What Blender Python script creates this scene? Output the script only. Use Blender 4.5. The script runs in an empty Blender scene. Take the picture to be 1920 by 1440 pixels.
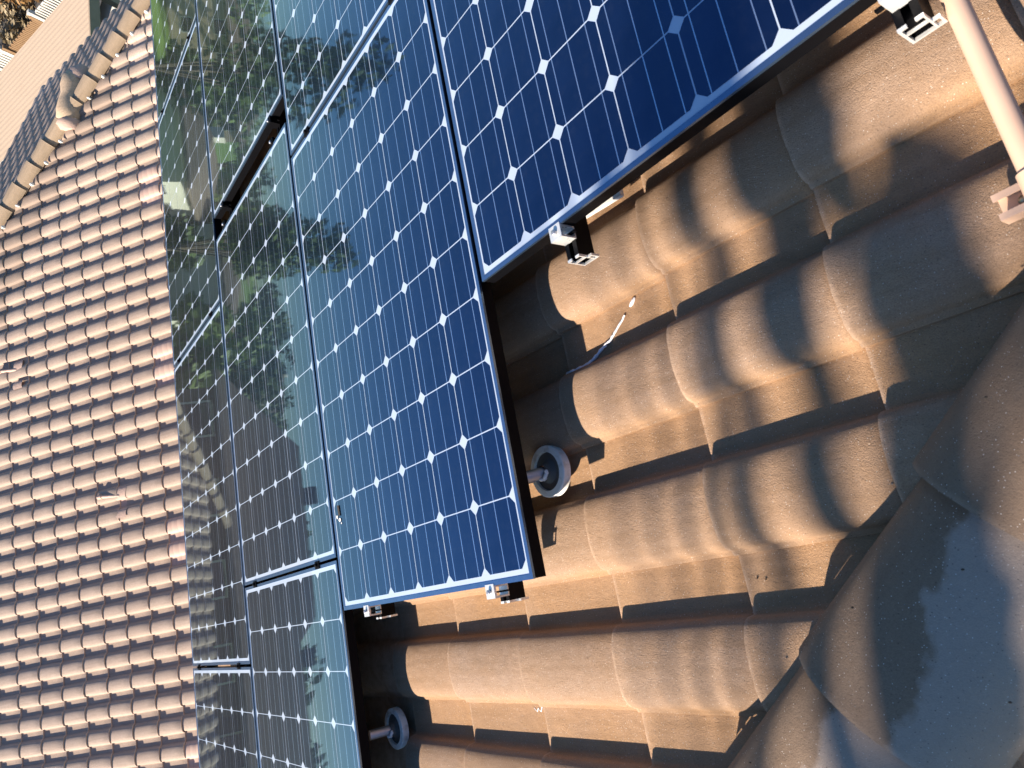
import bpy, bmesh, math, random
from mathutils import Matrix, Vector, noise
random.seed(7)
R = math.radians
scn = bpy.context.scene
col = scn.collection
Z0 = 7.0                                   # height of the panel plane's origin above the ground

# ------------------------------------------------------------------ camera, sky, sun, exposure
TH = R(18.9)                               # pitch of both tiled roofs
cT, sT = math.cos(TH), math.sin(TH)
cam_d = bpy.data.cameras.new('camera')
cam = bpy.data.objects.new('camera', cam_d); col.objects.link(cam)
cam_d.sensor_width = 36; cam_d.lens = 36 * 1323.34 / 1920
cam_d.clip_start = 0.05; cam_d.clip_end = 3000
ax = Vector((0.808776, -0.180773, -0.559644)); ay = Vector((-0.288578, -0.951138, -0.10981)); az = Vector((-0.512449, 0.250313, -0.821425))
cam.matrix_world = Matrix(((ax[0], -ay[0], -az[0], 1.76356), (ax[1], -ay[1], -az[1], 0.0046),
                           (ax[2], -ay[2], -az[2], 1.60544 + Z0), (0, 0, 0, 1)))
cam_d.dof.use_dof = True; cam_d.dof.focus_distance = 3.2; cam_d.dof.aperture_fstop = 11
scn.camera = cam

S = Vector((0.750, 1.350, -0.800)).normalized()      # direction sunlight travels
sun_el = math.asin(-S.z)
w = bpy.data.worlds.new('World'); scn.world = w; w.use_nodes = True
nt = w.node_tree; nt.nodes.clear()
sky = nt.nodes.new('ShaderNodeTexSky'); sky.sky_type = 'NISHITA'; sky.sun_disc = False
sky.sun_elevation = sun_el; sky.sun_rotation = math.atan2(-S.x, -S.y); sky.altitude = 300
sky.air_density = 1.0; sky.dust_density = 0.2; sky.ozone_density = 3.0
bg = nt.nodes.new('ShaderNodeBackground'); bg.inputs[1].default_value = 0.066
wo = nt.nodes.new('ShaderNodeOutputWorld')
hs = nt.nodes.new('ShaderNodeHueSaturation'); hs.inputs['Saturation'].default_value = 1.15
mx = nt.nodes.new('ShaderNodeMix'); mx.data_type = 'RGBA'; mx.blend_type = 'MULTIPLY'; mx.inputs[0].default_value = 1; mx.inputs[7].default_value = (.93, 1.0, 1.07, 1)
nt.links.new(sky.outputs[0], hs.inputs['Color']); nt.links.new(hs.outputs[0], mx.inputs[6]); nt.links.new(mx.outputs[2], bg.inputs[0]); nt.links.new(bg.outputs[0], wo.inputs[0])
sd = bpy.data.lights.new('sun', 'SUN'); sd.energy = 5.0; sd.angle = R(0.53); sd.color = (1.0, 0.87, 0.72)
sun = bpy.data.objects.new('sun', sd); col.objects.link(sun)
sun.rotation_euler = S.to_track_quat('-Z', 'Y').to_euler(); sun.location = (-20, -20, 30)
scn.view_settings.view_transform = 'Standard'; scn.view_settings.look = 'None'
scn.view_settings.exposure = 1.25; scn.view_settings.gamma = 1
scn.view_settings.use_curve_mapping = False

# ------------------------------------------------------------------ frames
def frame(o, u, n):
    u = Vector(u).normalized(); n = Vector(n).normalized(); v = n.cross(u); n = u.cross(v)
    return Matrix(((u.x, v.x, n.x, o[0]), (u.y, v.y, n.y, o[1]), (u.z, v.z, n.z, o[2]), (0, 0, 0, 1)))
FA = frame((0, 0, Z0), (cT, 0, sT), (-sT, 0, cT))            # near roof, panel plane: X upslope, Y along the rows, Z out
FB = frame((-6.639, 0.048, -3.405 + Z0), (-.946, -.006, .324), (.324, -.0265, .946))   # roof facing the camera
PAN = -0.226                                                  # height of the tile pans under the panel plane
L, Wd = 0.3435, 0.289
LB, WB = 0.338, 0.285                                          # tile exposure and cover width

# ------------------------------------------------------------------ object helpers
MW = {}
def link(o, M=None, parent=None):
    col.objects.link(o); M = M or Matrix(); MW[o.name] = M.copy()
    if parent:
        o.parent = parent; o.matrix_parent_inverse = MW[parent.name].inverted()
    o.matrix_basis = M
    return o
def thing(name, label, cat, loc=(0, 0, 0), group=None):
    o = bpy.data.objects.new(name, None); o.empty_display_size = 0.2
    o['label'] = label; o['category'] = cat
    if group: o['group'] = group
    return link(o, Matrix.Translation(Vector(loc)))
def mk(name, me, M=None, parent=None, mat=None, kind=None, label=None):
    if mat and not me.materials: me.materials.append(mat)
    o = bpy.data.objects.new(name, me)
    if kind: o['kind'] = kind
    if label: o['label'] = label
    return link(o, M, parent)
def tag(o, label, cat, group=None):
    o['label'] = label; o['category'] = cat
    if group: o['group'] = group
    return o
class MB:
    def __init__(s): s.v = []; s.f = []; s.sm = []
    def add(s, vs, fs, smooth=False):
        b = len(s.v); s.v += [tuple(v) for v in vs]
        for f in fs: s.f.append([b + i for i in f]); s.sm.append(smooth)
        return s
    def box(s, a, b, M=None):
        x0, y0, z0 = a; x1, y1, z1 = b
        vs = [Vector(p) for p in ((x0,y0,z0),(x1,y0,z0),(x1,y1,z0),(x0,y1,z0),(x0,y0,z1),(x1,y0,z1),(x1,y1,z1),(x0,y1,z1))]
        if M: vs = [M @ p for p in vs]
        return s.add(vs, [(0,3,2,1),(4,5,6,7),(0,1,5,4),(1,2,6,5),(2,3,7,6),(3,0,4,7)])
    def tube(s, pts, r, n=10, caps=True, radii=None):
        pts = [Vector(p) for p in pts]; rings = []
        up = Vector((0, 0, 1))
        for i, p in enumerate(pts):
            d = (pts[min(i+1, len(pts)-1)] - pts[max(i-1, 0)]).normalized()
            a = d.cross(up)
            if a.length < .1: a = d.cross(Vector((1, 0, 0)))
            a.normalize(); b = d.cross(a); rr = radii[i] if radii else r
            rings.append([p + (a*math.cos(t) + b*math.sin(t))*rr for t in [2*math.pi*k/n for k in range(n)]])
        vs = [v for g in rings for v in g]; fs = []
        for i in range(len(pts)-1):
            for k in range(n):
                fs.append((i*n+k, i*n+(k+1) % n, (i+1)*n+(k+1) % n, (i+1)*n+k))
        s.add(vs, fs, True)
        if caps:
            s.add(rings[0], [tuple(range(n))]); s.add(rings[-1], [tuple(reversed(range(n)))])
        return s
    def lathe(s, prof, M, n=20):
        vs = []; fs = []
        for r, z in prof:
            vs += [M @ Vector((r*math.cos(2*math.pi*k/n), r*math.sin(2*math.pi*k/n), z)) for k in range(n)]
        for i in range(len(prof)-1):
            for k in range(n): fs.append((i*n+k, i*n+(k+1) % n, (i+1)*n+(k+1) % n, (i+1)*n+k))
        return s.add(vs, fs, True)
    def mesh(s, name):
        me = bpy.data.meshes.new(name); me.from_pydata(s.v, [], s.f)
        me.polygons.foreach_set('use_smooth', s.sm); me.update(); return me
    def obj(s, name, mat, parent=None, M=None, **k): return mk(name, s.mesh(name), M, parent, mat, **k)

# ------------------------------------------------------------------ materials
def mat(name, rgb=(.5,.5,.5), rough=.6, metal=0, coat=0, crough=.03, spec=None):
    m = bpy.data.materials.new(name); m.use_nodes = True
    p = m.node_tree.nodes['Principled BSDF']
    p.inputs['Base Color'].default_value = (*rgb, 1); p.inputs['Roughness'].default_value = rough
    p.inputs['Metallic'].default_value = metal; p.inputs['Coat Weight'].default_value = coat
    p.inputs['Coat Roughness'].default_value = crough
    if spec is not None: p.inputs['Specular IOR Level'].default_value = spec
    return m
class NG:
    """small helper for node graphs"""
    def __init__(s, m): s.t = m.node_tree; s.p = s.t.nodes['Principled BSDF']
    def n(s, typ, **k):
        x = s.t.nodes.new(typ)
        for a, b in k.items(): setattr(x, a, b)
        return x
    def set(s, sock, val):
        if isinstance(val, bpy.types.NodeSocket): s.t.links.new(val, sock)
        else: sock.default_value = val
    def coord(s, which='Object'): return s.n('ShaderNodeTexCoord').outputs[which]
    def noise(s, vec, scale, detail=3, rough=.55, dim='3D'):
        x = s.n('ShaderNodeTexNoise'); s.set(x.inputs['Vector'], vec); x.inputs['Scale'].default_value = scale
        x.inputs['Detail'].default_value = detail; x.inputs['Roughness'].default_value = rough; return x.outputs['Fac']
    def ramp(s, fac, stops):
        x = s.n('ShaderNodeValToRGB'); s.set(x.inputs[0], fac); r = x.color_ramp
        while len(r.elements) < len(stops): r.elements.new(.5)
        for e, (p, c) in zip(r.elements, stops): e.position = p; e.color = (*c, 1) if len(c) == 3 else c
        return x.outputs[0]
    def rng(s, fac, a, b, c=0., d=1.):
        x = s.n('ShaderNodeMapRange'); x.clamp = True; s.set(x.inputs[0], fac)
        for i, v in enumerate((a, b, c, d)): s.set(x.inputs[1+i], v)
        return x.outputs[0]
    def math(s, op, a, b=0., c=0.):
        x = s.n('ShaderNodeMath', operation=op); s.set(x.inputs[0], a); s.set(x.inputs[1], b); s.set(x.inputs[2], c); return x.outputs[0]
    def mix(s, f, a, b, blend='MIX'):
        x = s.n('ShaderNodeMix', data_type='RGBA', blend_type=blend); s.set(x.inputs[0], f)
        for i, v in ((6, a), (7, b)): s.set(x.inputs[i], v if isinstance(v, bpy.types.NodeSocket) else (*v, 1))
        return x.outputs[2]
    def sep(s, vec):
        x = s.n('ShaderNodeSeparateXYZ'); s.set(x.inputs[0], vec); return x.outputs
    def bump(s, h, strength=.3, dist=.002, target='Normal'):
        x = s.n('ShaderNodeBump'); x.inputs['Strength'].default_value = strength; x.inputs['Distance'].default_value = dist
        s.set(x.inputs['Height'], h); s.t.links.new(x.outputs[0], s.p.inputs[target]); return x
    def color(s, c): s.set(s.p.inputs['Base Color'], c)
    def rnd(s): return s.n('ShaderNodeObjectInfo').outputs['Random']

def tile_mat(name, clay, dust, grain, dustiness=.5, sparkle=True, stain=False, gscale=1.0):
    m = mat(name, clay, .85, spec=.3); g = NG(m); c = g.coord(); r = g.rnd()
    ov = g.n('ShaderNodeVectorMath', operation='ADD')             # shift the pattern on every tile
    cx = g.n('ShaderNodeCombineXYZ'); g.set(cx.inputs[0], g.math('MULTIPLY', r, 37.)); g.set(cx.inputs[1], g.math('MULTIPLY', r, 91.))
    g.set(ov.inputs[0], c); g.set(ov.inputs[1], cx.outputs[0]); v = ov.outputs[0]
    big = g.noise(v, 7*gscale, 3); mid = g.noise(v, 38*gscale, 4, .65); fine = g.noise(v, 420*gscale, 2, .7); gr = g.noise(v, 780*gscale, 2, .7)
    z = g.sep(c)[2]
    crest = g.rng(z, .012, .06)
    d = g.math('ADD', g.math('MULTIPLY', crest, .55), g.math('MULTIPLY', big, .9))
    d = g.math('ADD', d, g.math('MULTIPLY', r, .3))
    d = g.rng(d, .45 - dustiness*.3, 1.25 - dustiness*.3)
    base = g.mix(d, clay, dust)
    base = g.mix(g.rng(mid, .35, .75, 0., .35), base, tuple(x*.55 for x in clay))
    base = g.mix(g.rng(fine, .38, .72, 0., .62), base, tuple(x*.45 for x in dust))
    base = g.mix(g.rng(gr, .56, .80, 0., .45), base, tuple(min(1, x*1.7) for x in dust))
    base = g.mix(g.rng(r, 0., 1., 0., .40), base, tuple(x*.72 for x in clay))
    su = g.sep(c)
    st = g.n('ShaderNodeVectorMath', operation='MULTIPLY'); g.set(st.inputs[0], v); st.inputs[1].default_value = (3., 34., 3.)
    streak = g.noise(st.outputs[0], 1.0, 4, .6)
    base = g.mix(g.rng(streak, .48, .75, 0., .38), base, tuple(x*.42 for x in clay))
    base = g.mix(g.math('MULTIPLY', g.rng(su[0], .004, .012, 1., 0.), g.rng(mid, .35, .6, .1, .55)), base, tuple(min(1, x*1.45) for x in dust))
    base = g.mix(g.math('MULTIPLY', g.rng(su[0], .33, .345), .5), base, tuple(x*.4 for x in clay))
    if stain:
        # dark damp patch ending in a scalloped line, in the frame of the panel plane
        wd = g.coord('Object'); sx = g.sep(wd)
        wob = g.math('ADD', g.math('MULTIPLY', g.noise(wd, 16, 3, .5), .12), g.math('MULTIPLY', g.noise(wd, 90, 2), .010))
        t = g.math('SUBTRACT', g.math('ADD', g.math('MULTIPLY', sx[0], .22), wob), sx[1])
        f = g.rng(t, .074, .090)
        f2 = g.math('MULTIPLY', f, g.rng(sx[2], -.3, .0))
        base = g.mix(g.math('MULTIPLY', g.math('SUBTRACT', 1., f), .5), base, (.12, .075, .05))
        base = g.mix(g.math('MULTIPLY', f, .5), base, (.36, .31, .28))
    if sparkle:
        vo = g.n('ShaderNodeTexVoronoi'); g.set(vo.inputs['Vector'], v); vo.inputs['Scale'].default_value = 260
        sp = g.math('MULTIPLY', g.rng(vo.outputs['Distance'], .10, .22, 1., 0.), g.rng(g.sep(vo.outputs['Color'])[0], .72, .80))
        base = g.mix(g.math('MULTIPLY', sp, .75), base, (.85, .8, .72))
        dk = g.math('MULTIPLY', g.rng(vo.outputs['Distance'], .16, .34, 1., 0.), g.rng(g.sep(vo.outputs['Color'])[1], .86, .9))
        base = g.mix(g.math('MULTIPLY', dk, .6), base, (.05, .035, .03))
    g.color(base)
    h = g.math('ADD', g.math('MULTIPLY', gr, .6), g.math('MULTIPLY', fine, .8))
    h = g.math('ADD', h, g.math('MULTIPLY', mid, 1.2))
    g.bump(h, grain, .0025)
    return m
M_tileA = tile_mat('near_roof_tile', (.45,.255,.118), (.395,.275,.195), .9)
M_capA = tile_mat('near_hip_cap', (.38,.24,.14), (.35,.26,.185), .5, stain=True)
M_tileB = tile_mat('far_roof_tile', (.50,.375,.29), (.52,.405,.33), .4, sparkle=False)
M_capB = tile_mat('far_cap', (.47,.35,.23), (.52,.39,.27), .3, sparkle=False)
M_pink = mat('pink_clay', (.60,.30,.25), .75); g = NG(M_pink); v = g.coord(); 
wv = g.n('ShaderNodeTexWave', wave_type='BANDS', bands_direction='X'); g.set(wv.inputs['Vector'], v); wv.inputs['Scale'].default_value = 3.6; wv.inputs['Distortion'].default_value = .4
g.color(g.mix(g.rng(wv.outputs['Fac'], .0, .10, .35, 0.), (.57,.40,.32), (.38,.22,.18))); g.bump(wv.outputs['Fac'], .4, .004)
M_mortar = mat('pink_mortar', (.55,.38,.31), .9); g = NG(M_mortar); v = g.coord(); g.color(g.mix(g.noise(v, 14, 4), (.58,.41,.34), (.48,.34,.26))); g.bump(g.noise(v, 40, 4), .5, .01)
M_deck = mat('roof_felt', (.02,.016,.013), .9); g = NG(M_deck); g.color(g.mix(g.noise(g.coord(), 20, 4), (.014,.011,.009), (.035,.027,.02)))

def glassy(name, rgb, rough=.35, metal=0., base_node=None):
    """laminate under anti-reflective glass: its gloss is bluish face-on and neutral at grazing angles"""
    m = mat(name, rgb, rough, metal); g = NG(m); v = g.coord(); t = m.node_tree
    h = g.math('ADD', g.math('MULTIPLY', g.noise(v, 9, 2), 1.0), g.math('MULTIPLY', g.noise(v, 260, 2), .06))
    b = g.n('ShaderNodeBump'); b.inputs['Strength'].default_value = .06; b.inputs['Distance'].default_value = .0011; g.set(b.inputs['Height'], h)
    fr = g.n('ShaderNodeFresnel'); fr.inputs['IOR'].default_value = 2.8
    gl = g.n('ShaderNodeBsdfGlossy'); g.set(gl.inputs['Roughness'], g.rng(g.noise(v, 4, 5, .65), .45, .75, .012, .05)); t.links.new(b.outputs[0], gl.inputs['Normal'])
    tint = g.mix(g.rng(fr.outputs[0], .228, .36), (.14, .26, .50), (.72, .95, 1.)); g.set(gl.inputs['Color'], tint)
    mxs = g.n('ShaderNodeMixShader'); t.links.new(fr.outputs[0], mxs.inputs[0]); t.links.new(g.p.outputs[0], mxs.inputs[1]); t.links.new(gl.outputs[0], mxs.inputs[2])
    out = [x for x in t.nodes if x.type == 'OUTPUT_MATERIAL'][0]; t.links.new(mxs.outputs[0], out.inputs['Surface'])
    return m, g, v
M_cell, g, v = glassy('silicon_cell', (.008,.014,.045), .22, .85)
sx = g.sep(v); r = g.rnd()
def line(c, pos, wid): return g.math('LESS_THAN', g.math('ABSOLUTE', g.math('SUBTRACT', c, pos)), wid)
bus = g.math('MAXIMUM', g.math('MAXIMUM', line(sx[0], -.052, .0011), line(sx[0], 0., .0011)), line(sx[0], .052, .0011))
blot = g.noise(g.coord('Generated'), 2.2, 2)
base = g.mix(r, (.008,.018,.048), (.012,.025,.064))
base = g.mix(g.rng(blot, .35, .7, 0., .5), base, (.020,.040,.10))
film = g.rng(g.noise(g.coord('Generated'), 5, 6, .7), .5, .85, 0., .10)
base = g.mix(film, base, (.30,.28,.25))
g.color(g.mix(bus, base, (.60,.72,.88)))
M_sheet, g, v = glassy('white_backsheet', (.72,.76,.80), .6)
g.color(g.mix(g.noise(v, 3, 2), (.42,.52,.68), (.52,.60,.70)))
M_frame = mat('panel_frame_metal', (.14,.24,.40), .25, .9); g = NG(M_frame); g.color(g.mix(g.noise(g.coord(), 30, 3), (.13,.22,.38), (.20,.31,.47)))
M_fside = mat('black_anodised', (.003,.003,.004), .5, 0, spec=.08); g = NG(M_fside); g.set(g.p.inputs['Roughness'], g.rng(g.noise(g.coord(), 60, 3), .3, .7, .45, .6))
M_alu = mat('mill_aluminium', (.80,.80,.78), .5, .55); g = NG(M_alu); v = g.coord(); g.set(g.p.inputs['Roughness'], g.rng(g.noise(v, 90, 4), .3, .7, .22, .5)); g.bump(g.noise(v, 200, 2), .1, .0005)
M_galv = mat('galvanised_post', (.50,.50,.54), .38, .8); g = NG(M_galv); g.color(g.mix(g.noise(g.coord(), 45, 3), (.42,.42,.47), (.60,.60,.63)))
M_white = mat('white_flashing', (.82,.80,.74), .5); g = NG(M_white); v = g.coord(); g.color(g.mix(g.rng(g.noise(v, 40, 4), .5, .75), (.84,.82,.77), (.55,.50,.42))); g.bump(g.noise(v, 70, 3), .2, .001)
M_rub = mat('black_rubber', (.11,.105,.10), .6); NG(M_rub).bump(NG(M_rub).noise(NG(M_rub).coord(), 120, 2), .2, .0006)
M_caulk = mat('white_caulk', (.84,.84,.86), .5); g = NG(M_caulk); g.bump(g.noise(g.coord(), 150, 3), .8, .003)
M_peach = mat('peach_paint', (.66,.44,.31), .42); g = NG(M_peach); v = g.coord(); g.color(g.mix(g.noise(v, 9, 4), (.62,.40,.28), (.70,.49,.36))); g.bump(g.noise(v, 60, 3), .12, .001)
M_brass = mat('dirty_bolt', (.45,.36,.22), .4, .8); g = NG(M_brass); g.color(g.mix(g.noise(g.coord(), 70, 3), (.5,.42,.28), (.2,.14,.09)))
M_dark = mat('dark_debris', (.03,.022,.018), .9); g = NG(M_dark); g.color(g.mix(g.noise(g.coord(), 300, 2), (.015,.012,.01), (.06,.045,.03)))
M_stucco = mat('cream_stucco', (.62,.56,.45), .9); g = NG(M_stucco); v = g.coord(); g.color(g.mix(g.noise(v, .8, 5), (.56,.50,.40), (.68,.63,.52))); g.bump(g.noise(v, 25, 4), .3, .01)
M_stucco2 = mat('tan_stucco', (.40,.30,.21), .9); g = NG(M_stucco2); v = g.coord(); g.color(g.mix(g.noise(v, .8, 5), (.34,.25,.17), (.46,.36,.26))); g.bump(g.noise(v, 25, 4), .3, .01)
M_wood = mat('painted_fascia', (.36,.27,.19), .7); g = NG(M_wood); g.color(g.mix(g.noise(g.coord(), 6, 4), (.32,.24,.16), (.42,.33,.24)))
M_pwhite = mat('white_fence_paint', (.55,.54,.49), .6); g = NG(M_pwhite); g.color(g.mix(g.noise(g.coord(), 9, 4), (.46,.44,.39), (.60,.58,.53)))
M_brown = mat('brown_fence', (.20,.12,.06), .8); g = NG(M_brown); g.color(g.mix(g.noise(g.coord(), 9, 4), (.15,.09,.045), (.28,.17,.085)))
M_bark = mat('bark', (.14,.10,.07), .9); g = NG(M_bark); v = g.coord(); g.color(g.mix(g.noise(v, 9, 5), (.09,.065,.045), (.20,.15,.11))); g.bump(g.noise(v, 18, 5), .6, .02)
def leafmat(n, a, b):
    m = mat(n, a, .65); g = NG(m); g.color(g.mix(g.noise(g.coord(), 1.6, 4), a, b)); return m
M_leaf = leafmat('green_leaves', (.08,.13,.022), (.17,.22,.045))
M_leaf2 = leafmat('dark_leaves', (.045,.08,.02), (.10,.14,.035))
M_leafo = leafmat('autumn_leaves', (.30,.13,.04), (.22,.16,.06))
M_leafy = leafmat('straw_leaves', (.34,.26,.15), (.18,.15,.09))
M_roofd = mat('brown_shingle', (.16,.11,.08), .9); g = NG(M_roofd); g.color(g.mix(g.noise(g.coord(), 3, 5), (.12,.085,.06), (.22,.16,.12)))
M_brwall = mat('brown_siding', (.10,.07,.05), .9); g = NG(M_brwall); g.color(g.mix(g.noise(g.coord(), 1.2, 5), (.07,.05,.035), (.16,.115,.08)))
M_pane = mat('window_glass', (.02,.025,.03), .05, coat=1); g = NG(M_pane); g.color(g.mix(g.noise(g.coord(), 2, 2), (.015,.02,.025), (.04,.045,.05)))

# ------------------------------------------------------------------ ground
def ground_mat():
    m = mat('ground_soil', (.3,.25,.17), .95); g = NG(m); v = g.coord()
    n1 = g.noise(v, .035, 5, .6); n2 = g.noise(v, .5, 5); s3 = g.sep(v)
    dry = g.mix(n2, (.34,.26,.16), (.24,.19,.11)); green = g.mix(n2, (.14,.24,.03), (.22,.30,.06))
    g.color(g.mix(g.rng(n1, .34, .44), dry, green)); g.bump(n2, .5, .1); return m
gm = MB(); N = 72
rad = [0, 6, 12, 20, 30, 45, 65, 90, 130, 190, 280, 420, 700, 1200, 2400]
def gh(x, y):
    d = math.hypot(x, y)
    if d < 30: return 0.0
    t = min(1, (d-30)/300)
    azm = math.degrees(math.atan2(y, -x))
    rise = 7.5*math.exp(-((azm-32)/26)**2) + 3.
    return t*rise + t*3*noise.noise(Vector((x*.012, y*.012, 0)))
for r_ in rad[1:]:
    gm.v += [(r_*math.cos(2*math.pi*k/N), r_*math.sin(2*math.pi*k/N), 0) for k in range(N)]
gm.v.append((0, 0, 0))
gm.v = [(x, y, gh(x, y)) for x, y, z in gm.v]
for k in range(N):
    gm.f.append((len(gm.v)-1, k, (k+1) % N)); gm.sm.append(True)
for i in range(len(rad)-2):
    for k in range(N):
        gm.f.append((i*N+k, (i+1)*N+k, (i+1)*N+(k+1) % N, i*N+(k+1) % N)); gm.sm.append(True)
gm.obj('ground', ground_mat(), kind='structure')
M_conc = mat('pale_concrete', (.80,.78,.70), .8); g = NG(M_conc); g.color(g.mix(g.noise(g.coord(), .7, 5), (.74,.72,.63), (.84,.82,.76)))
MB().box((-24, 9.5, -.2), (-9.5, 17.35, .03)).obj('patio', M_conc, kind='structure')
M_asph = mat('asphalt', (.06,.06,.062), .9); g = NG(M_asph); g.color(g.mix(g.noise(g.coord(), 1.5, 5), (.05,.05,.052), (.085,.083,.08)))
def strip(name, pts, wd, m, dz):
    b = MB(); n = len(pts); vs = []
    for i, p in enumerate(pts):
        p = Vector((*p, 0)); q = Vector((*pts[min(i+1, n-1)], 0)) - Vector((*pts[max(i-1, 0)], 0)); s = q.normalized().cross(Vector((0, 0, 1)))*wd/2
        for e in (p+s, p-s): vs.append((e.x, e.y, gh(e.x, e.y)+dz))
    b.add(vs, [(2*i, 2*i+1, 2*i+3, 2*i+2) for i in range(n-1)]); return b.obj(name, m, kind='structure')
strip('road', [(-52+t*.22*(t/40), -60+t) for t in range(0, 160, 8)], 9, M_asph, .35)

# ------------------------------------------------------------------ tile meshes
def profile(seg, h=.051, bw=.172, w=Wd, pw=.54):
    p = [(-.010, .009), (-.003, .0125)]
    for i in range(seg+1):
        a = math.pi*i/seg; v = bw/2 - bw/2*math.cos(a); z = h*math.sin(a)**pw
        if i == 0: z = .014
        elif z < .014 and i < seg/2: z = .014 + .3*z
        if i == seg: z = .001
        p.append((v, z))
    p += [(bw+.012, 0), (bw+.06, 0), (w-.008, .0005), (w+.004, .002)]
    return p
def tile_mesh(name, seg=12, Lt=.40, t=.015, lift=.022, seed=0, chip=0.0, h=.051, w=Wd, pw=.54):
    rnd = random.Random(seed); P = profile(seg, h, w=w, pw=pw); b = MB(); us = [0.0012, .006, .12, .25, Lt]
    vs = []
    for j, u in enumerate(us):
        for k, (v, z) in enumerate(P):
            zz = z + lift*(1-u/Lt) - (.0022 if j == 0 else 0)
            uu = u + (chip*rnd.uniform(-1, 1) if j == 0 else 0)
            vs.append((uu, v, zz + rnd.uniform(-.0006, .0006)))
    n = len(P)
    b.add(vs, [(j*n+k, (j+1)*n+k, (j+1)*n+k+1, j*n+k+1) for j in range(len(us)-1) for k in range(n-1)], True)
    b.f = [list(reversed(f)) for f in b.f]
    top = vs[:n]; bot = [(.0, v, z + lift - .002 - t) for v, z in P]
    b.add(top + bot, [(k, k+1, n+k+1, n+k) for k in range(n-1)], False)             # cut end of the tile
    b.f[-(n-1):] = [list(reversed(f)) for f in b.f[-(n-1):]]
    sd_t = [vs[j*n] for j in range(len(us))]; sd_b = [(x, y, z-.010) for x, y, z in sd_t]
    m_ = len(us); b.add(sd_t + sd_b, [(j, j+1, m_+j+1, m_+j) for j in range(m_-1)], False)     # side lap lip
    return b
TA = [tile_mesh('t', 16, seed=s, chip=.0008) for s in range(4)]
TB = tile_mesh('t', 10, t=.015, lift=.021, seed=9, h=.045, w=WB, pw=.66)
meshA = []
for i, b in enumerate(TA):
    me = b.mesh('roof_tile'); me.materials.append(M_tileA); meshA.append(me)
meshB = TB.mesh('roof_tile'); meshB.materials.append(M_tileB)
meshP = TB.mesh('pink_tile'); meshP.materials.append(M_pink)

def cut_mesh(b, M, planes, m, name):
    """mesh of b transformed by M and trimmed by planes (co, no) keeping the inner side"""
    bm = bmesh.new(); vs = [bm.verts.new(M @ Vector(v)) for v in b.v]
    for f, sm in zip(b.f, b.sm):
        fc = bm.faces.new([vs[i] for i in f]); fc.smooth = sm
    for co, no in planes:
        bmesh.ops.bisect_plane(bm, geom=bm.verts[:]+bm.edges[:]+bm.faces[:], plane_co=co, plane_no=no, clear_outer=True)
    if not bm.faces: bm.free(); return None
    me = bpy.data.meshes.new(name); 
    inv = M.inverted(); bm.transform(inv); bm.to_mesh(me); bm.free(); me.materials.append(m); return me

# ------------------------------------------------------------------ house A (the roof we stand on)
HX = 1.868                                                  # hip line:  X - HIPK*Y = HX   (panel-plane coordinates)
HK = 1/cT
hipA0 = FA @ Vector((HX, 0, PAN)); hipDir = Vector((1, 1, math.tan(TH))).normalized()
hipN = Vector((1, -1, 0)).normalized()                     # points away from roof A over the hip
houseA = thing('house', 'stucco house whose near tiled roof slope carries the solar panels', 'house', (0, 1, 0))
roofA = MB().obj('roof', M_deck, houseA) if False else None
def slab(F, x0, x1, y0, y1, z, t=.02, planes=()):
    b = MB().box((x0, y0, z-t), (x1, y1, z)); return cut_mesh(b, F, planes, M_deck, 'roof')
pA = [(hipA0, hipN)]
roofA = mk('roof', slab(FA, -2.45, 5.5, -4.6, 6.6, PAN-.022, planes=pA), FA, houseA)
# second slope beyond the hip, falling towards -Y
A2o = FA @ Vector((HX, 0, PAN)); FA2 = frame(A2o, (0, cT, sT), (0, -sT, cT))
mk('roof', slab(FA2, -5, 4.5, -5.2, 3.2, -.022, planes=[(hipA0, -hipN)]), FA2, houseA)
rnd = random.Random(3)
stuffA = MB()
def tile_ok(bx, by): return -.35 < bx < 2.3 and -1.0 < by < 1.25
cntA = 0
for k in range(-9, 13):
    X = .306 + L*(k-2)                              # lower edge of this course
    for j in range(-9, 22):
        Y = -.036 + Wd*j
        if X > HX + HK*(Y+Wd) + .02 or X < -2.5 or Y < -4 or X > 4.5: continue
        M = FA @ Matrix.Translation((X + rnd.uniform(-.002, .002), Y + rnd.uniform(-.0015, .0015), PAN)) @ Matrix.Rotation(R(rnd.uniform(-.25, .25)), 4, 'Z') @ Matrix.Rotation(R(rnd.uniform(-.12, .12)), 4, 'Y')
        crosses = X + .4 > HX + HK*(Y-.02)
        vis = tile_ok(X, Y)
        if vis:
            if crosses:
                me = cut_mesh(TA[k % 4], M, [(hipA0 - hipN*.03, hipN)], M_tileA, 'roof_tile')
                if me: mk('roof_tile', me, M, roofA); cntA += 1
            else:
                mk('roof_tile', meshA[rnd.randrange(4)], M, roofA); cntA += 1
        else:
            if X + .4 > HX + HK*Y - .03: continue
            stuffA.add([FA.inverted() @ M @ Vector(v) for v in TB.v], TB.f, True)
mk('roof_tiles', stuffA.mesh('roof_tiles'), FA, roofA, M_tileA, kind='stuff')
# tiles of the slope beyond the hip
st2 = MB()
for k in range(-8, 11):
    for j in range(-14, 16):
        M = FA2 @ Matrix.Translation((k*L, j*Wd, 0))
        c = M @ Vector((.2, .14, 0))
        if (c - hipA0).dot(hipN) < .16 or c.z < Z0-1.6: continue
        st2.add([FA2.inverted() @ M @ Vector(v) for v in TB.v], TB.f, True)
mk('roof_tiles', st2.mesh('roof_tiles'), FA2, roofA, M_tileA, kind='stuff')

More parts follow.
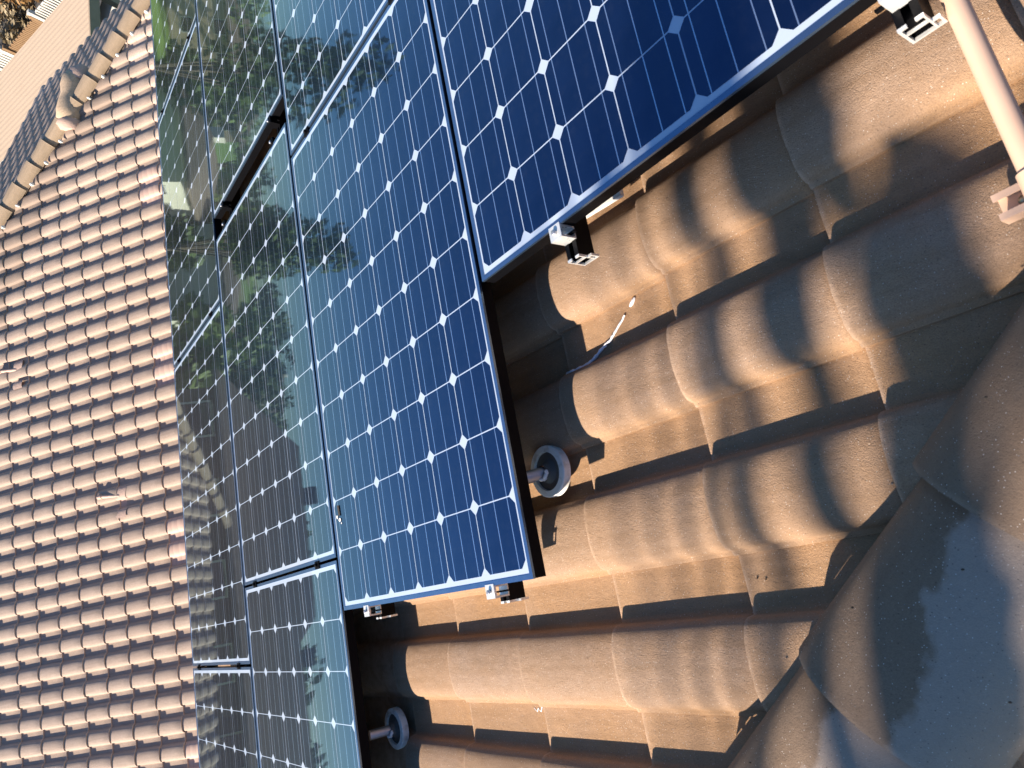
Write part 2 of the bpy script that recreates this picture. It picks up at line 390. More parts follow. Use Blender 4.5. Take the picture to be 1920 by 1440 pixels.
# hip caps: long overlapping half rounds along the hip
def cap_mesh(Lc=.43, r0=.150, r1=.128, hgt=.088, t=.014, seg=18, nu=6, sq=.8):
    b = MB(); vs = []; rnd = random.Random(5)
    for j in range(nu+1):
        u = Lc*j/nu; r_ = r0 + (r1-r0)*j/nu; h_ = hgt*(1 - .10*j/nu)
        for k in range(seg+1):
            a = math.pi*k/seg; c = math.cos(a); s_ = math.sin(a)
            vs.append((u + (.0015 if j == 0 else 0), r_*c*(1 if True else 1), h_*(abs(s_)**sq) - (.0025 if j == 0 else 0) + .022*(1-j/nu) - .010*(1-s_)*2 + rnd.uniform(-.0005,.0005)))
    n = seg+1
    b.add(vs, [(j*n+k, j*n+k+1, (j+1)*n+k+1, (j+1)*n+k) for j in range(nu) for k in range(seg)], True)
    b.f = [list(reversed(f)) for f in b.f]
    top = vs[:n]; bot = [(0, v[1]*(1-t/r0), v[2]-t) for v in top]
    b.add(top + bot, [(k, k+1, n+k+1, n+k) for k in range(seg)])
    for side in (0, seg):
        tp = [vs[j*n+side] for j in range(nu+1)]; bt = [(x, y, z-.03) for x, y, z in tp]; m_ = nu+1
        b.add(tp + bt, [(j, j+1, m_+j+1, m_+j) for j in range(nu)])
    return b
capA = cap_mesh()
capA_me = capA.mesh('hip_cap'); capA_me.materials.append(M_capA)
hipAxN = Vector((-sT*.5, -sT*.5, 1)); hipAxN = (hipAxN - hipDir*hipAxN.dot(hipDir)).normalized()
def hipframe(t, off): 
    p = hipA0 + hipDir*t + hipAxN*off; return frame(p, hipDir, hipAxN)
dirA = (FA.to_3x3().inverted() @ hipDir)
t_edge = None
# cap edges seen in the photograph lie at X = 1.80 and X = 1.53 along the hip
tref = (1.795 - 1.915) / dirA.x + .115 - .018
for i in range(-9, 9):
    M = hipframe(tref + .358*i, .052) @ Matrix.Rotation(R(rnd.uniform(-.5, .5)), 4, 'Z')
    mk('hip_cap', capA_me, M, roofA)
# eave fascia and walls
M_ = FA
MB().box((-2.50, -4.6, PAN-.26), (-2.47, 6.6, PAN-.01)).obj('fascia', M_wood, houseA, FA)
ev = FA @ Vector((-2.9, 0, PAN))
MB().box((ev.x+.5, -3.9, 0), (ev.x+.7, 6.3, ev.z+.1)).obj('wall', M_stucco2, houseA)
MB().box((ev.x+.7, 6.1, 0), (5.0, 6.3, ev.z+.1)).obj('wall', M_stucco2, houseA)

# ------------------------------------------------------------------ solar panels
LX, LY = .984, 1.634
cs, ch = .0779, .0165
cell = MB().add([(-cs+ch,-cs,.0),(cs-ch,-cs,.0),(cs,-cs+ch,0),(cs,cs-ch,0),(cs-ch,cs,0),(-cs+ch,cs,0),(-cs,cs-ch,0),(-cs,-cs+ch,0)], [tuple(range(8))])
cell_me = cell.mesh('solar_cell'); cell_me.materials.append(M_cell)
sheet_me = MB().add([(.010,.010,-.0016),(LX-.010,.010,-.0016),(LX-.010,LY-.010,-.0016),(.010,LY-.010,-.0016)], [(0,1,2,3)]).mesh('backsheet'); sheet_me.materials.append(M_sheet)
fb = MB(); fw = .011; fs = MB()
for a, b in (((0,0),(LX,fw)), ((0,LY-fw),(LX,LY)), ((0,fw),(fw,LY-fw)), ((LX-fw,fw),(LX,LY-fw))):
    fb.box((a[0], a[1], -.006), (b[0], b[1], 0.0))
e = .0008
for a, b in (((e,e),(LX-e,.003)), ((e,LY-.003),(LX-e,LY-e)), ((e,.003),(.003,LY-.003)), ((LX-.003,.003),(LX-e,LY-.003))):
    fs.box((a[0], a[1], -.036), (b[0], b[1], -.006))
for yy in (.03, .10):                                       # drain holes' rims on the side
    pass
frame_me = fb.mesh('frame'); frame_me.materials.append(M_frame); side_me = fs.mesh('frame_side'); side_me.materials.append(M_fside)
def panel(x, y, label):
    M = FA @ Matrix.Translation((x, y, 0)); p = thing('solar_panel', label, 'solar panel', M @ Vector((LX/2, LY/2, -.04)), 'solar panels mounted on the near roof')
    mk('frame', frame_me, M, p); mk('frame_side', side_me, M, p); mk('backsheet', sheet_me, M, p)
    for i in range(6):
        for j in range(10):
            mk('solar_cell', cell_me, M @ Matrix.Translation((LX/2 + (i-2.5)*.1588, LY/2 + (j-4.5)*.1588, -.0012)), p)
    return p
P1, P2, P3, P4 = -.011, -1.009, -2.006, .987
rows = [(P1, -.022, 'large centre solar panel reflecting blue sky, its lower corner free beside the steel post'),
        (P1, 1.626, 'pale blue solar panel behind the centre one, next to the wide black gap'),
        (P4, .655, 'nearest dark blue solar panel hanging over the sunlit brown tiles'),
        (P2, .146, 'second row solar panel reflecting green trees, on the near side of the wide black gap'),
        (P2, 1.905, 'solar panel in the second row just beyond the wide black gap'),
        (P2, -1.498, 'second row solar panel at the bottom edge beside the deep shadow on the tiles'),
        (P2, 3.549, 'far second row solar panel crossing the top edge of the picture'),
        (P3, -.172, 'outer row solar panel mirroring the striped tiles of the facing roof'),
        (P3, 1.474, 'outer row solar panel mirroring green lawn and the cream house'),
        (P3, -1.818, 'outer row solar panel in the lower left corner of the array'),
        (P3, 3.120, 'farthest outer row solar panel, at the top edge beside the facing roof hip')]
for x, y, l in rows: panel(x, y, l)

# ------------------------------------------------------------------ rails, clamps, posts
def rail_mesh(y0, y1):
    b = MB(); wv_, t = .034, .0022; z0, z1 = -.084, -.037
    # hollow box profile with a slot lip at the top
    b.box((0, y0, z0), (t, y1, z1)).box((wv_-t, y0, z0), (wv_, y1, z1)).box((t, y0, z0), (wv_-t, y1, z0+t))
    b.box((t, y0, z0+.028), (wv_-t, y1, z0+.028+t)).box((t, y0, z1-t), (.011, y1, z1)).box((wv_-.011, y0, z1-t), (wv_-t, y1, z1))
    return b
def rail_end(y):
    b = MB(); wv_, t = .0352, .0034; z0, z1 = -.0846, -.0364; y0, y1 = y-.004, y+.001
    o = -.0006
    b.box((o, y0, z0), (t, y1, z1)).box((wv_-t, y0, z0), (wv_-.0006, y1, z1)).box((t, y0, z0), (wv_-t, y1, z0+t))
    b.box((t, y0, z0+.026), (wv_-t, y1, z0+.026+t)).box((t, y0, z1-t), (.012, y1, z1)).box((wv_-.012, y0, z1-t), (wv_-t, y1, z1))
    b.box((wv_-.0006, y0, z0), (wv_+.010, y1, z0+.003)).box((wv_+.007, y0, z0+.003), (wv_+.010, y1, z0+.02)).box((wv_-.0006, y0, z0+.02), (wv_+.010, y1, z0+.023))
    return b
def rail(x, y0, y1, label, end=True):
    M = FA @ Matrix.Translation((x, 0, 0)); p = thing('mounting_rail', label, 'rail', M @ Vector((0, y0, -.098)), 'mounting rails under the panels')
    rail_mesh(y0, y1).obj('rail_body', M_fside, p, M)
    if end: rail_end(y0).obj('rail_end', M_alu, p, M)
    return p
rail(.135, -.060, 3.3, 'black rail whose cut end shows under the lower left corner of the centre panel')
rail(.79, -.062, 3.3, 'black rail whose end sticks out under the lower right corner of the centre panel')
rail(1.235, .592, 2.3, 'black rail with open silver end below the nearest panel')
rail(1.925, .600, 2.3, 'black rail with open silver end next to the peach conduit')
for xx, nm in ((-.88, 'lower'), (-.20, 'upper')): rail(xx, -1.52, 5.2, f'{nm} black rail crossing the dark gap in the second row', False)
for xx, nm in ((-1.88, 'lower'), (-1.20, 'upper')): rail(xx, -1.84, 4.8, f'{nm} rail under the outermost panel row', False)
def endclamp(x, y, s, label, m_=None):
    m_ = m_ or M_alu
    M = FA @ Matrix.Translation((x, y, 0)); p = thing('end_clamp', label, 'clamp', M @ Vector((0, 0, -.037)), 'clamps holding the panel edges')
    b = MB()
    b.box((.002, -.026*s if s > 0 else -.003, -.036), (.036, .003 if s > 0 else .026, .0012))
    y0, y1 = sorted((-.028*s, -.024*s)); c0, c1 = sorted((-.028*s, .004*s)); l0, l1 = sorted((-.0005*s, -.004*s))
    b = MB().box((.002, y0, -.036), (.036, y1, -.004)).box((.002, c0, -.004), (.036, c1, .0018)).box((.002, l0, -.036), (.036, l1, -.004)).box((.002, min(y0, l0), -.0385), (.036, max(y1, l1), -.036))
    b.obj('bracket', m_, p, M)
    q = MB().lathe([(0, .009), (.0055, .009), (.0065, .008), (.0065, .002), (0, .002)], Matrix.Translation((.019, -.013*s, 0)), 6); q.obj('bolt_head', M_galv, p, M)
    MB().box((-.014, -.016*s-.002, -.034), (.046, -.016*s+.002, -.026)).obj('washer_strip', M_fside, p, M)
    return p
endclamp(.135, -.022, 1, 'silver end clamp under the lower left end of the centre panel')
endclamp(.79, -.022, 1, 'silver end clamp by the lower right corner of the centre panel')
endclamp(1.235, .655, 1, 'silver end clamp on the edge of the nearest panel above the open rail end')
endclamp(1.925, .655, 1, 'grey end clamp at the top right beside the peach conduit')
for x_ in (-.88, -.20):
    endclamp(x_, 1.905, 1, f'dark end clamp on the far side of the wide gap, {"lower" if x_ < -.5 else "upper"} rail', M_fside)
    endclamp(x_, 1.780, -1, f'end clamp on the near side of the wide gap, {"lower" if x_ < -.5 else "upper"} rail', M_fside)
def midclamp(x, y, label):
    M = FA @ Matrix.Translation((x, y, 0)); p = thing('mid_clamp', label, 'clamp', M @ Vector((0, 0, -.03)), 'mid clamps between neighbouring panels')
    MB().box((0, -.013, .0006), (.034, .013, .0035)).box((.008, -.0035, -.036), (.026, .0035, .0006)).obj('clamp_plate', M_fside, p, M)
    MB().lathe([(0, .011), (.006, .011), (.0072, .010), (.0072, .0035), (0, .0035)], Matrix.Translation((.017, 0, 0)), 6).obj('bolt_head', M_fside, p, M)
for x_, y_, l in ((.135, 1.619, 'black clamp in the seam at the far end of the centre panel'), (.80, 1.619, 'black clamp in the seam at the far end of the centre panel, upper rail'),
                  (-.20, .139, 'black clamp in the seam between the two near second row panels, right'), (-.88, .139, 'black clamp in the seam between the two near second row panels, left'),
                  (-1.20, -.179, 'small clamp in the lowest seam of the outer row, right'), (-1.88, -.179, 'small clamp in the lowest seam of the outer row, left'),
                  (-1.20, 1.467, 'small clamp in the middle seam of the outer row, right'), (-1.88, 1.467, 'small clamp in the middle seam of the outer row, left'),
                  (-1.20, 3.113, 'small clamp in the far seam of the outer row, right'), (-1.88, 3.113, 'small clamp in the far seam of the outer row, left')): midclamp(x_, y_, l)

def surfA(X, Y):
    """top height of roof A's tiles at panel coordinates"""
    v = (Y + .036) % Wd; P = profile(16); z = 0
    for (a, za), (b, zb) in zip(P, P[1:]):
        if a <= v <= b: z = za + (zb-za)*(v-a)/max(b-a, 1e-6)
    u = (X - .306) % L
    return PAN + z + .022*(1 - u/.40)
def standoff(X, Y, label, top=-.10, lean=(0, 0)):
    p = thing('roof_standoff', label, 'mount', FA @ Vector((X, Y, PAN)))
    zb = -.168; T = Matrix.Translation((X, Y, 0)) @ Matrix.Rotation(R(-6), 4, 'Y')
    MB().tube([(X, Y, zb-.01), (X+lean[0], Y+lean[1], top)], .0155, 18).obj('post', M_galv, p, FA)
    z_ = zb; n = 36
    def ring(b, r0, z0, r1, z1):
        vs = [(X+r*math.cos(2*math.pi*k/n), Y+r*math.sin(2*math.pi*k/n), z) for r, z in ((r0, z0), (r1, z1)) for k in range(n)]
        b.add(vs, [(k, (k+1) % n, n+(k+1) % n, n+k) for k in range(n)])
    c = MB(); ring(c, .063, z_-.020, .063, z_); ring(c, .063, z_, .061, z_+.002); ring(c, .061, z_+.002, .047, z_+.003); ring(c, .047, z_+.003, .0465, z_-.006)
    c.obj('flashing_ring', M_white, p, FA)
    c = MB(); ring(c, .047, z_-.005, .030, z_-.003); ring(c, .030, z_-.003, .019, z_+.004); ring(c, .019, z_+.004, .0165, z_+.016); ring(c, .0165, z_+.016, .0150, z_+.017)
    c.obj('collar', M_rub, p, FA)
    q = MB(); rr = random.Random(2)
    for k in range(9):
        a = -1.9 + k*.22; q.lathe([(0, .006), (.004, .004), (.005, 0), (.003, -.003), (0, -.004)], Matrix.Translation((X+.0185*math.cos(a), Y+.0185*math.sin(a), z_+.017+rr.uniform(-.002, .003))), 7)
    q.obj('sealant', M_caulk, p, FA)
    bs = MB().box((X-.14, Y-.05, zb-.066), (X+.05, Y+.05, zb-.060)); bs.obj('base_plate', M_galv, p, FA)
    return p
standoff(.888, .216, 'galvanised post in a white flashing ring beside the right edge of the centre panel', lean=(-.03, -.01))
standoff(-.115, -.42, 'grey post in deep shadow under the lower left panels', top=-.09, lean=(-.02, 0))

# white flashing strip lying on the tiles below the nearest panel
def pix(u, v, h):
    """point of the plane Z = h (panel coordinates) seen at photo pixel (u, v)"""
    d = (ax*((u-960)/1323.34) + ay*((v-720)/1323.34) + az); o = Vector((1.76356, .0046, 1.60544))
    Ri = FA.to_3x3().transposed(); d = Ri @ d; o = Ri @ o
    return o + d*((h-o.z)/d.z)
fl = MB(); a, b_ = pix(1086, 413, -.175), pix(1163, 366, -.175)
dv = (b_-a); sv = Vector((-dv.y, dv.x, 0)).normalized()*.016
fl.add([a, b_, b_+sv, a+sv, a+Vector((0,0,-.012)), b_+Vector((0,0,-.012)), b_+sv+Vector((0,0,-.012)), a+sv+Vector((0,0,-.012))], [(0,1,2,3),(0,4,5,1),(1,5,6,2),(2,6,7,3),(3,7,4,0)])
tag(fl.obj('flashing_strip', M_white, None, FA), 'bright white metal flashing strip under the edge of the nearest panel', 'flashing')

# caulk squiggle, chalk mark
def on_tile(u, v, dz=.003):
    h = -.19
    for _ in range(6):
        p = pix(u, v, h); h = surfA(p.x, p.y) + dz
    return p
pts = [on_tile(*q) for q in ((1063,702),(1072,697),(1088,691),(1104,682),(1118,668),(1128,655),(1137,645),(1145,637),(1150,628),(1158,615),(1166,602),(1173,588))]
rr = random.Random(4); fine = []
for p, q in zip(pts, pts[1:]):
    for k in range(4):
        t = k/4; fine.append(p.lerp(q, t) + Vector((rr.uniform(-.0012, .0012), rr.uniform(-.0012, .0012), 0)))
rad_ = [.0022 + .0042*(1 - i/len(fine)) * (.7+.3*math.sin(i*1.7)) for i in range(len(fine))]; rad_[0] = .002
cb = MB().tube(fine, .004, 8, True, rad_)
pts2 = [on_tile(*q) for q in ((1181,575),(1184,570),(1188,562),(1190,558))]
cb.tube(pts2, .004, 8, True, [.002, .0045, .004, .002])
pts3 = [on_tile(*q) for q in ((1184,549),(1188,545),(1192,549))]
cb.tube(pts3, .005, 8, True, [.003, .0055, .003])
tag(cb.obj('caulk_bead', M_caulk, None, FA), 'thin wavy bead of white sealant lying across the brown tiles', 'sealant bead')
wm = MB().tube([on_tile(u, v, .0008) for u, v in ((1002,1327),(1005,1331),(1008,1334),(1009,1329),(1010,1327),(1012,1331),(1015,1334),(1016,1328),(1017,1322))], .0013, 6)
tag(wm.obj('chalk_mark', M_caulk, None, FA), 'small white letter w chalked on a sunlit tile', 'mark')
dm = MB()
for u, v in ((1420,1084),(1436,1086),(1848,745),(1598,1139),(1805,1068),(1894,1317),(1407,1430)):
    h = -.19 if u in (1420, 1436) else -.055
    p = pix(u, v, h)
    if u in (1420, 1436): p = on_tile(u, v, .002)
    dm.lathe([(0, .002), (.0016, .0015), (.0024, 0), (0, -.0015)], Matrix.Translation(p) @ Matrix.Scale(.6, 4, (0, 1, 0)), 7)
# ------------------------------------------------------------------ painted conduit and its strut
cd = thing('conduit', 'peach painted pipe running above the tiles in the top right corner', 'pipe', FA @ Vector((1.985, .35, PAN)))
za = -.085
pa, pb = pix(1785, -10, za), pix(1938, 325, za); dirc = (pa-pb).normalized()
MB().tube([pb, pb + dirc*2.2], .0145, 24).obj('pipe', M_peach, cd, FA)
MB().tube([pb - dirc*.030, pb + dirc*.004], .0180, 24).obj('coupling', M_peach, cd, FA)
stt = thing('strut_channel', 'short peach painted strut channel lying on a tile beside the conduit', 'bracket', FA @ Vector((1.98, .31, PAN)))
q0 = pix(1877, 415, -.118); sb = MB(); sw = pix(1857, 368, -.118).y - q0.y
ux = Vector((1, 0.02, 0)).normalized()
Ms = Matrix.Translation(q0) @ Matrix.Rotation(R(2), 4, 'Z')
sb.box((0, 0, -.028), (.30, .0028, .0)).box((0, sw-.0028, -.028), (.30, sw, 0)).box((0, .0028, -.028), (.30, sw-.0028, -.0255)).box((0, .0028, -.0028), (.30, .0095, -.0001)).box((0, sw-.0095, -.0028), (.30, sw-.0028, -.0001))
sb.v = [tuple(Ms @ Vector(v)) for v in sb.v]; sb.obj('channel', M_peach, stt, FA)
nb = MB()
for dx in (.030, .052, .075):
    nb.lathe([(0, .002), (.006, .001), (.0075, -.005), (.006, -.012), (0, -.014)], Ms @ Matrix.Translation((dx, sw/2 + (.003 if dx > .05 else -.003), -.006)), 8)
nb.obj('nut', M_brass, stt, FA)
bd = MB()
for (u, v), rx, ry in (((637, 975), .008, .006), ((632, 970), .005, .006), ((640, 981), .003, .003)):
    p = pix(u, v, .0012); bd.add([p + Vector((rx*math.cos(k*.785)*(1+.2*math.sin(k*2.1)), ry*math.sin(k*.785), 0)) for k in range(8)], [tuple(range(8))])
tag(bd.obj('bird_dropping', M_white, None, FA), 'small whitish dropping on the left edge of the centre panel', 'dropping')
bl = MB(); pts_ = [pix(633, 948, .0015), pix(634, 958, .0015), pix(636, 967, .0015)]
bl.add([pts_[0] + Vector((-.006, 0, 0)), pts_[0] + Vector((.006, .001, 0)), pts_[2] + Vector((.006, 0, 0)), pts_[2] + Vector((-.005, 0, 0))], [(0, 3, 2, 1)])
tag(bl.obj('dark_label', M_dark, None, FA), 'small dark sticker above the dropping on the centre panel', 'sticker')
# ------------------------------------------------------------------ house B: facing hip roof
XR = 7.6                                                   # horizontal run from eave to ridge
houseB = thing('neighbour_house', 'house with the large sand coloured tiled hip roof facing the panels', 'house', (-10, 1, 0))
FBi = FB.inverted()
eu = -3.6                                                  # eave position along u (below what is seen)
hp = Vector((-6.639-(-eu*0), 0, 0))
# hip line in world: passes (-8.881, 6.066), (-6.167, 8.808)
hB0 = FB @ Vector((.55, -7.62, 0)); hB0 = FB @ (FB.inverted() @ Vector((-7.417, 7.687, Z0-3.0)) * 1); hB0.z = (FB @ Vector(((FB.inverted() @ hB0).x, (FB.inverted() @ hB0).y, 0))).z; hBdir = Vector((-1, -1, .3145)).normalized(); hBn = Vector((-1, 1, 0)).normalized()
# keep inner side for the facing slope: points with (p-hB0).hBn < 0
pB = [(hB0, hBn)]
ubot, utop = -4*LB, 18*LB
roofB = mk('roof', cut_mesh(MB().box((ubot+.05, -9.2, -.05), (utop, 14, -.03)), FB, pB, M_deck, 'roof'), FB, houseB)
FB2 = frame(hB0, (0, -cT, sT), (0, sT, cT))                # slope beyond the hip, falling to +Y
eaveY = 10.3
ub2 = -(eaveY - hB0.y)/cT
pB2 = [(hB0, -hBn)]
mk('roof', cut_mesh(MB().box((ub2, -2.8, -.05), (ub2+9, 12.5, -.03)), FB2, pB2, M_deck, 'roof'), FB2, houseB)
cand = []
vo = .17                                                  # the bright tip of each tile is where its barrel meets the pan
MBt = Matrix.Translation((0, 0, 0))
pinks = {(-1, 21), (-1, 20), (-1, 12), (-1, 11), (-1, 4), (-1, 3), (-1, -5), (-1, -6)}
camP = Vector((1.76356, .0046, 1.60544 + Z0))
for i in range(-4, 18):
    for j in range(-34, 30):
        u0 = i*LB; v0 = j*WB - vo                           # v = -Y here
        M = FB @ Matrix.Translation((u0 + rnd.uniform(-.006, .006), v0 + rnd.uniform(-.004, .004), 0)) @ Matrix.Rotation(R(rnd.uniform(-.6, .6)), 4, 'Z')
        c = M @ Vector((.2, .14, 0)); dd = (c - hB0).dot(hBn)
        if dd > .22: continue
        cand.append(((c-camP).length + (0 if (-3 < i < 9 and -9.9 < -c.y < 2.6 and True) else 50), i, j, M, dd > -.28))
cand.sort(key=lambda q: q[0])
npart = 0; sB = MB()
for d, i, j, M, cr in cand:
    ispink = (i, -j) in pinks
    seen = -1 <= i <= 9 and -33 <= j <= 8
    if seen and npart < 300:
        if cr:
            me = cut_mesh(TB, M, [(hB0 - hBn*.02, hBn)], M_tileB, 'roof_tile')
            if me: mk('roof_tile', me, M, roofB); npart += 1
        else:
            o = mk('roof_tile', meshP if ispink else meshB, M, roofB); npart += 1
            if ispink: o['label'] = 'pink tile with fine cross lines'
    elif cr:
        me = cut_mesh(TB, M, [(hB0 - hBn*.02, hBn)], M_tileB, 'tmp')
        if me:
            sB.add([FBi @ M @ v.co for v in me.vertices], [tuple(p.vertices) for p in me.polygons], True); bpy.data.meshes.remove(me)
    else:
        sB.add([FBi @ M @ Vector(v) for v in TB.v], TB.f, True)
mk('roof_tiles', sB.mesh('roof_tiles'), FB, roofB, M_tileB, kind='stuff')
sB2 = MB(); F2i = FB2.inverted(); n2 = 0
for i in range(-9, 16):
    for j in range(-12, 42):
        M = FB2 @ Matrix.Translation((i*LB + ub2 % LB, j*WB + .1, 0)) @ Matrix.Rotation(R(rnd.uniform(-.6, .6)), 4, 'Z'); c = M @ Vector((.2, .14, 0)); dd = (c-hB0).dot(hBn)
        if dd < .12 or c.y > eaveY - .1 or c.x < -15 : continue
        o_ = (M @ Vector((0, .14, 0)))
        if dd < 3.2 and -13.5 < c.x < -5.5 and n2 < 300:
            mk('roof_tile', meshB, M, roofB); n2 += 1
        else: sB2.add([F2i @ M @ Vector(v) for v in TB.v], TB.f, True)
mk('roof_tiles', sB2.mesh('roof_tiles'), FB2, roofB, M_tileB, kind='stuff')
# hip caps of house B
capB = cap_mesh(.44, .135, .112, .10, .016, 8, 2, .7); capB_me = capB.mesh('hip_cap'); capB_me.materials.append(M_capB)
hBax = Vector((sT*.5, sT*.5, 1)); hBax = (hBax - hBdir*hBax.dot(hBdir)).normalized()
for k in range(-9, 22):
    t = k*.375 + .06
    M = frame(hB0 + hBdir*t + hBax*.06, hBdir, hBax) @ Matrix.Rotation(R(rnd.uniform(-1.5, 1.5)), 4, 'Z')
    mk('hip_cap', capB_me, M, roofB)
# white mortar crumbs in the hollows beside the caps are part of the roof
for k in range(-9, 12):
    cr_ = MB()
    p = hB0 + hBdir*(k*.375+.30) - hBn*.17 + Vector((0, 0, .035)); 
    cr_.lathe([(0, .03), (.02, .025), (.03, 0), (.02, -.03)], Matrix.Translation(p) @ Matrix.Rotation(rnd.uniform(0, 3), 4, 'Z') @ Matrix.Scale(.6, 4, (1, 0, 0)), 6)
    cr_.obj('mortar', M_conc, roofB)
# ridge and rear slope so the roof is closed
ridge_x = -6.639 - utop*cT; rz = Z0 - 3.405 + utop*sT
FB3 = frame((ridge_x, 0, rz), (cT, 0, sT), (-sT, 0, cT))
MB().box((-7, -9, -.05), (0, 3.6, .02)).obj('roof', M_roofd, houseB, FB3)
ez = (FB @ Vector((ubot, 0, 0)))
MB().box((ez.x-.03, -9.2, ez.z-.22), (ez.x+.0, 10.4, ez.z-.02)).obj('fascia', M_wood, houseB)
MB().tube([(ez.x+.05, -9.2, ez.z-.06), (ez.x+.05, 10.4, ez.z-.06)], .055, 8).obj('gutter', M_pwhite, houseB)
MB().box((ez.x-.7, -8.7, 0), (ez.x-.5, 9.9, ez.z-.1)).box((ez.x-14, 9.7, 0), (ez.x-.7, 9.9, ez.z-.1)).obj('wall', M_stucco, houseB)
for yy in (-5, -1.5, 2.5, 6):
    wf = MB().box((ez.x-.5, yy, .9), (ez.x-.46, yy+1.4, 2.1)).obj('window', M_pwhite, houseB)
    MB().box((ez.x-.46, yy+.06, .96), (ez.x-.452, yy+1.34, 2.04)).obj('pane', M_pane, wf)

# clay vent hood bedded on the hip
vh = thing('ridge_vent_hood', 'bulky pinkish clay hood bedded in mortar on the hip of the facing roof', 'roof vent', (-7.4, 7.45, Z0-2.9))
pe = Vector((-7.64, 7.34, Z0-2.80)); pf = Vector((-7.48, 8.16, Z0-2.86))
mid_ = [(0, .10), (.06, .155), (.18, .175), (.34, .165), (.45, .150), (.58, .175), (.72, .165), (.82, .12), (.88, .04)]
dvec = (pf-pe).normalized(); pts_ = [pe + dvec*t for t, _ in mid_]
MB().tube(pts_, .1, 14, True, [r_ for _, r_ in mid_]).obj('hood', M_capB, vh)
MB().tube([pe - dvec*.10 + Vector((0,0,-.05)), pe - dvec*.02 + Vector((0,0,-.04)), pe + dvec*.05+Vector((0,0,-.03))], .1, 12, True, [.13, .19, .16]).obj('mortar_bed', M_mortar, vh)
MB().tube([pf - dvec*.14 + Vector((.05,0,-.04)), pf - dvec*.04+ Vector((.08,0,-.05)), pf + dvec*.06+ Vector((.12,0,-.08))], .1, 12, True, [.15, .17, .08]).obj('mortar_bed', M_mortar, vh)
# pink saddles with pipe stubs on two tiles of house B
def saddle(u, yv, label, flip=1):
    p = thing('pipe_flashing', label, 'roof vent', FB @ Vector((u, -yv, 0)))
    b = MB(); vs = []; n = 9
    P = [(v, z) for v, z in profile(8)]; P = [(v - .10, z + .004) for v, z in P] + [(v + WB - .10, z + .010) for v, z in P[1:8]]
    for j, uu in enumerate((0, .05, .10, .15)):
        for v, z in P: vs.append((uu + .012*math.sin(v*30), v, z + .004))
    n = len(P)
    b.add(vs, [(j*n+k, j*n+k+1, (j+1)*n+k+1, (j+1)*n+k) for j in range(3) for k in range(n-1)], True)
    M = FB @ Matrix.Translation((u, -yv - .05, 0.0)); b.obj('saddle', M_mortar, p, M)
    MB().tube([(.10, .02, .04), (.22, .00, .05), (.36, -.02, .055)], .022, 10).obj('pipe_stub', M_pink, p, M)
    MB().tube([(.36, -.02, .055), (.42, -.025, .055)], .028, 10).obj('pipe_cap', M_mortar, p, M)
def yB(u_, v_): 
    return 0
saddle(1.62*LB, 1.72, 'pink saddle flashing with a pipe stub, lower of the two on the facing roof')
saddle(6.2*LB, 3.80, 'pink saddle flashing with a long pipe, at the left edge of the picture')

# ------------------------------------------------------------------ flat ribbed cover beyond (C)
pc = thing('patio_cover', 'flat sand coloured ribbed patio cover beyond the facing roof', 'patio cover', (-12.5, 11, 0))
zc = Z0-4.6; rb = MB(); nr = 64; y0, y1 = 3.9, 13.5; vs = []
for k in range(nr*4+1):
    y = y0 + (y1-y0)*k/(nr*4); vs += [(-14.6, y, zc + .003*math.sin(k*math.pi/2) + .03), (-10.45, y, zc + .003*math.sin(k*math.pi/2))]
rb.add(vs, [(2*k, 2*k+1, 2*k+3, 2*k+2) for k in range(nr*4)], True)
M_cov = mat('sand_roofing', (.50,.37,.25), .9); g = NG(M_cov); v = g.coord(); g.color(g.mix(g.noise(v, 2.4, 6, .65), (.56,.43,.31), (.49,.37,.26))); g.bump(g.noise(v, 30, 3), .3, .01)
rb.obj('cover_sheet', M_cov, pc)
MB().box((-10.45, y0, zc-.18), (-10.40, y1, zc+.03)).box((-14.64, y0, zc-.15), (-14.6, y1, zc+.03)).obj('fascia', M_wood, pc)
for x_, y_ in ((-10.6, 13.2), (-10.6, 10.8), (-14.4, 13.2)): MB().box((x_-.07, y_-.07, 0), (x_+.07, y_+.07, zc-.02)).obj('post', M_stucco2, pc)

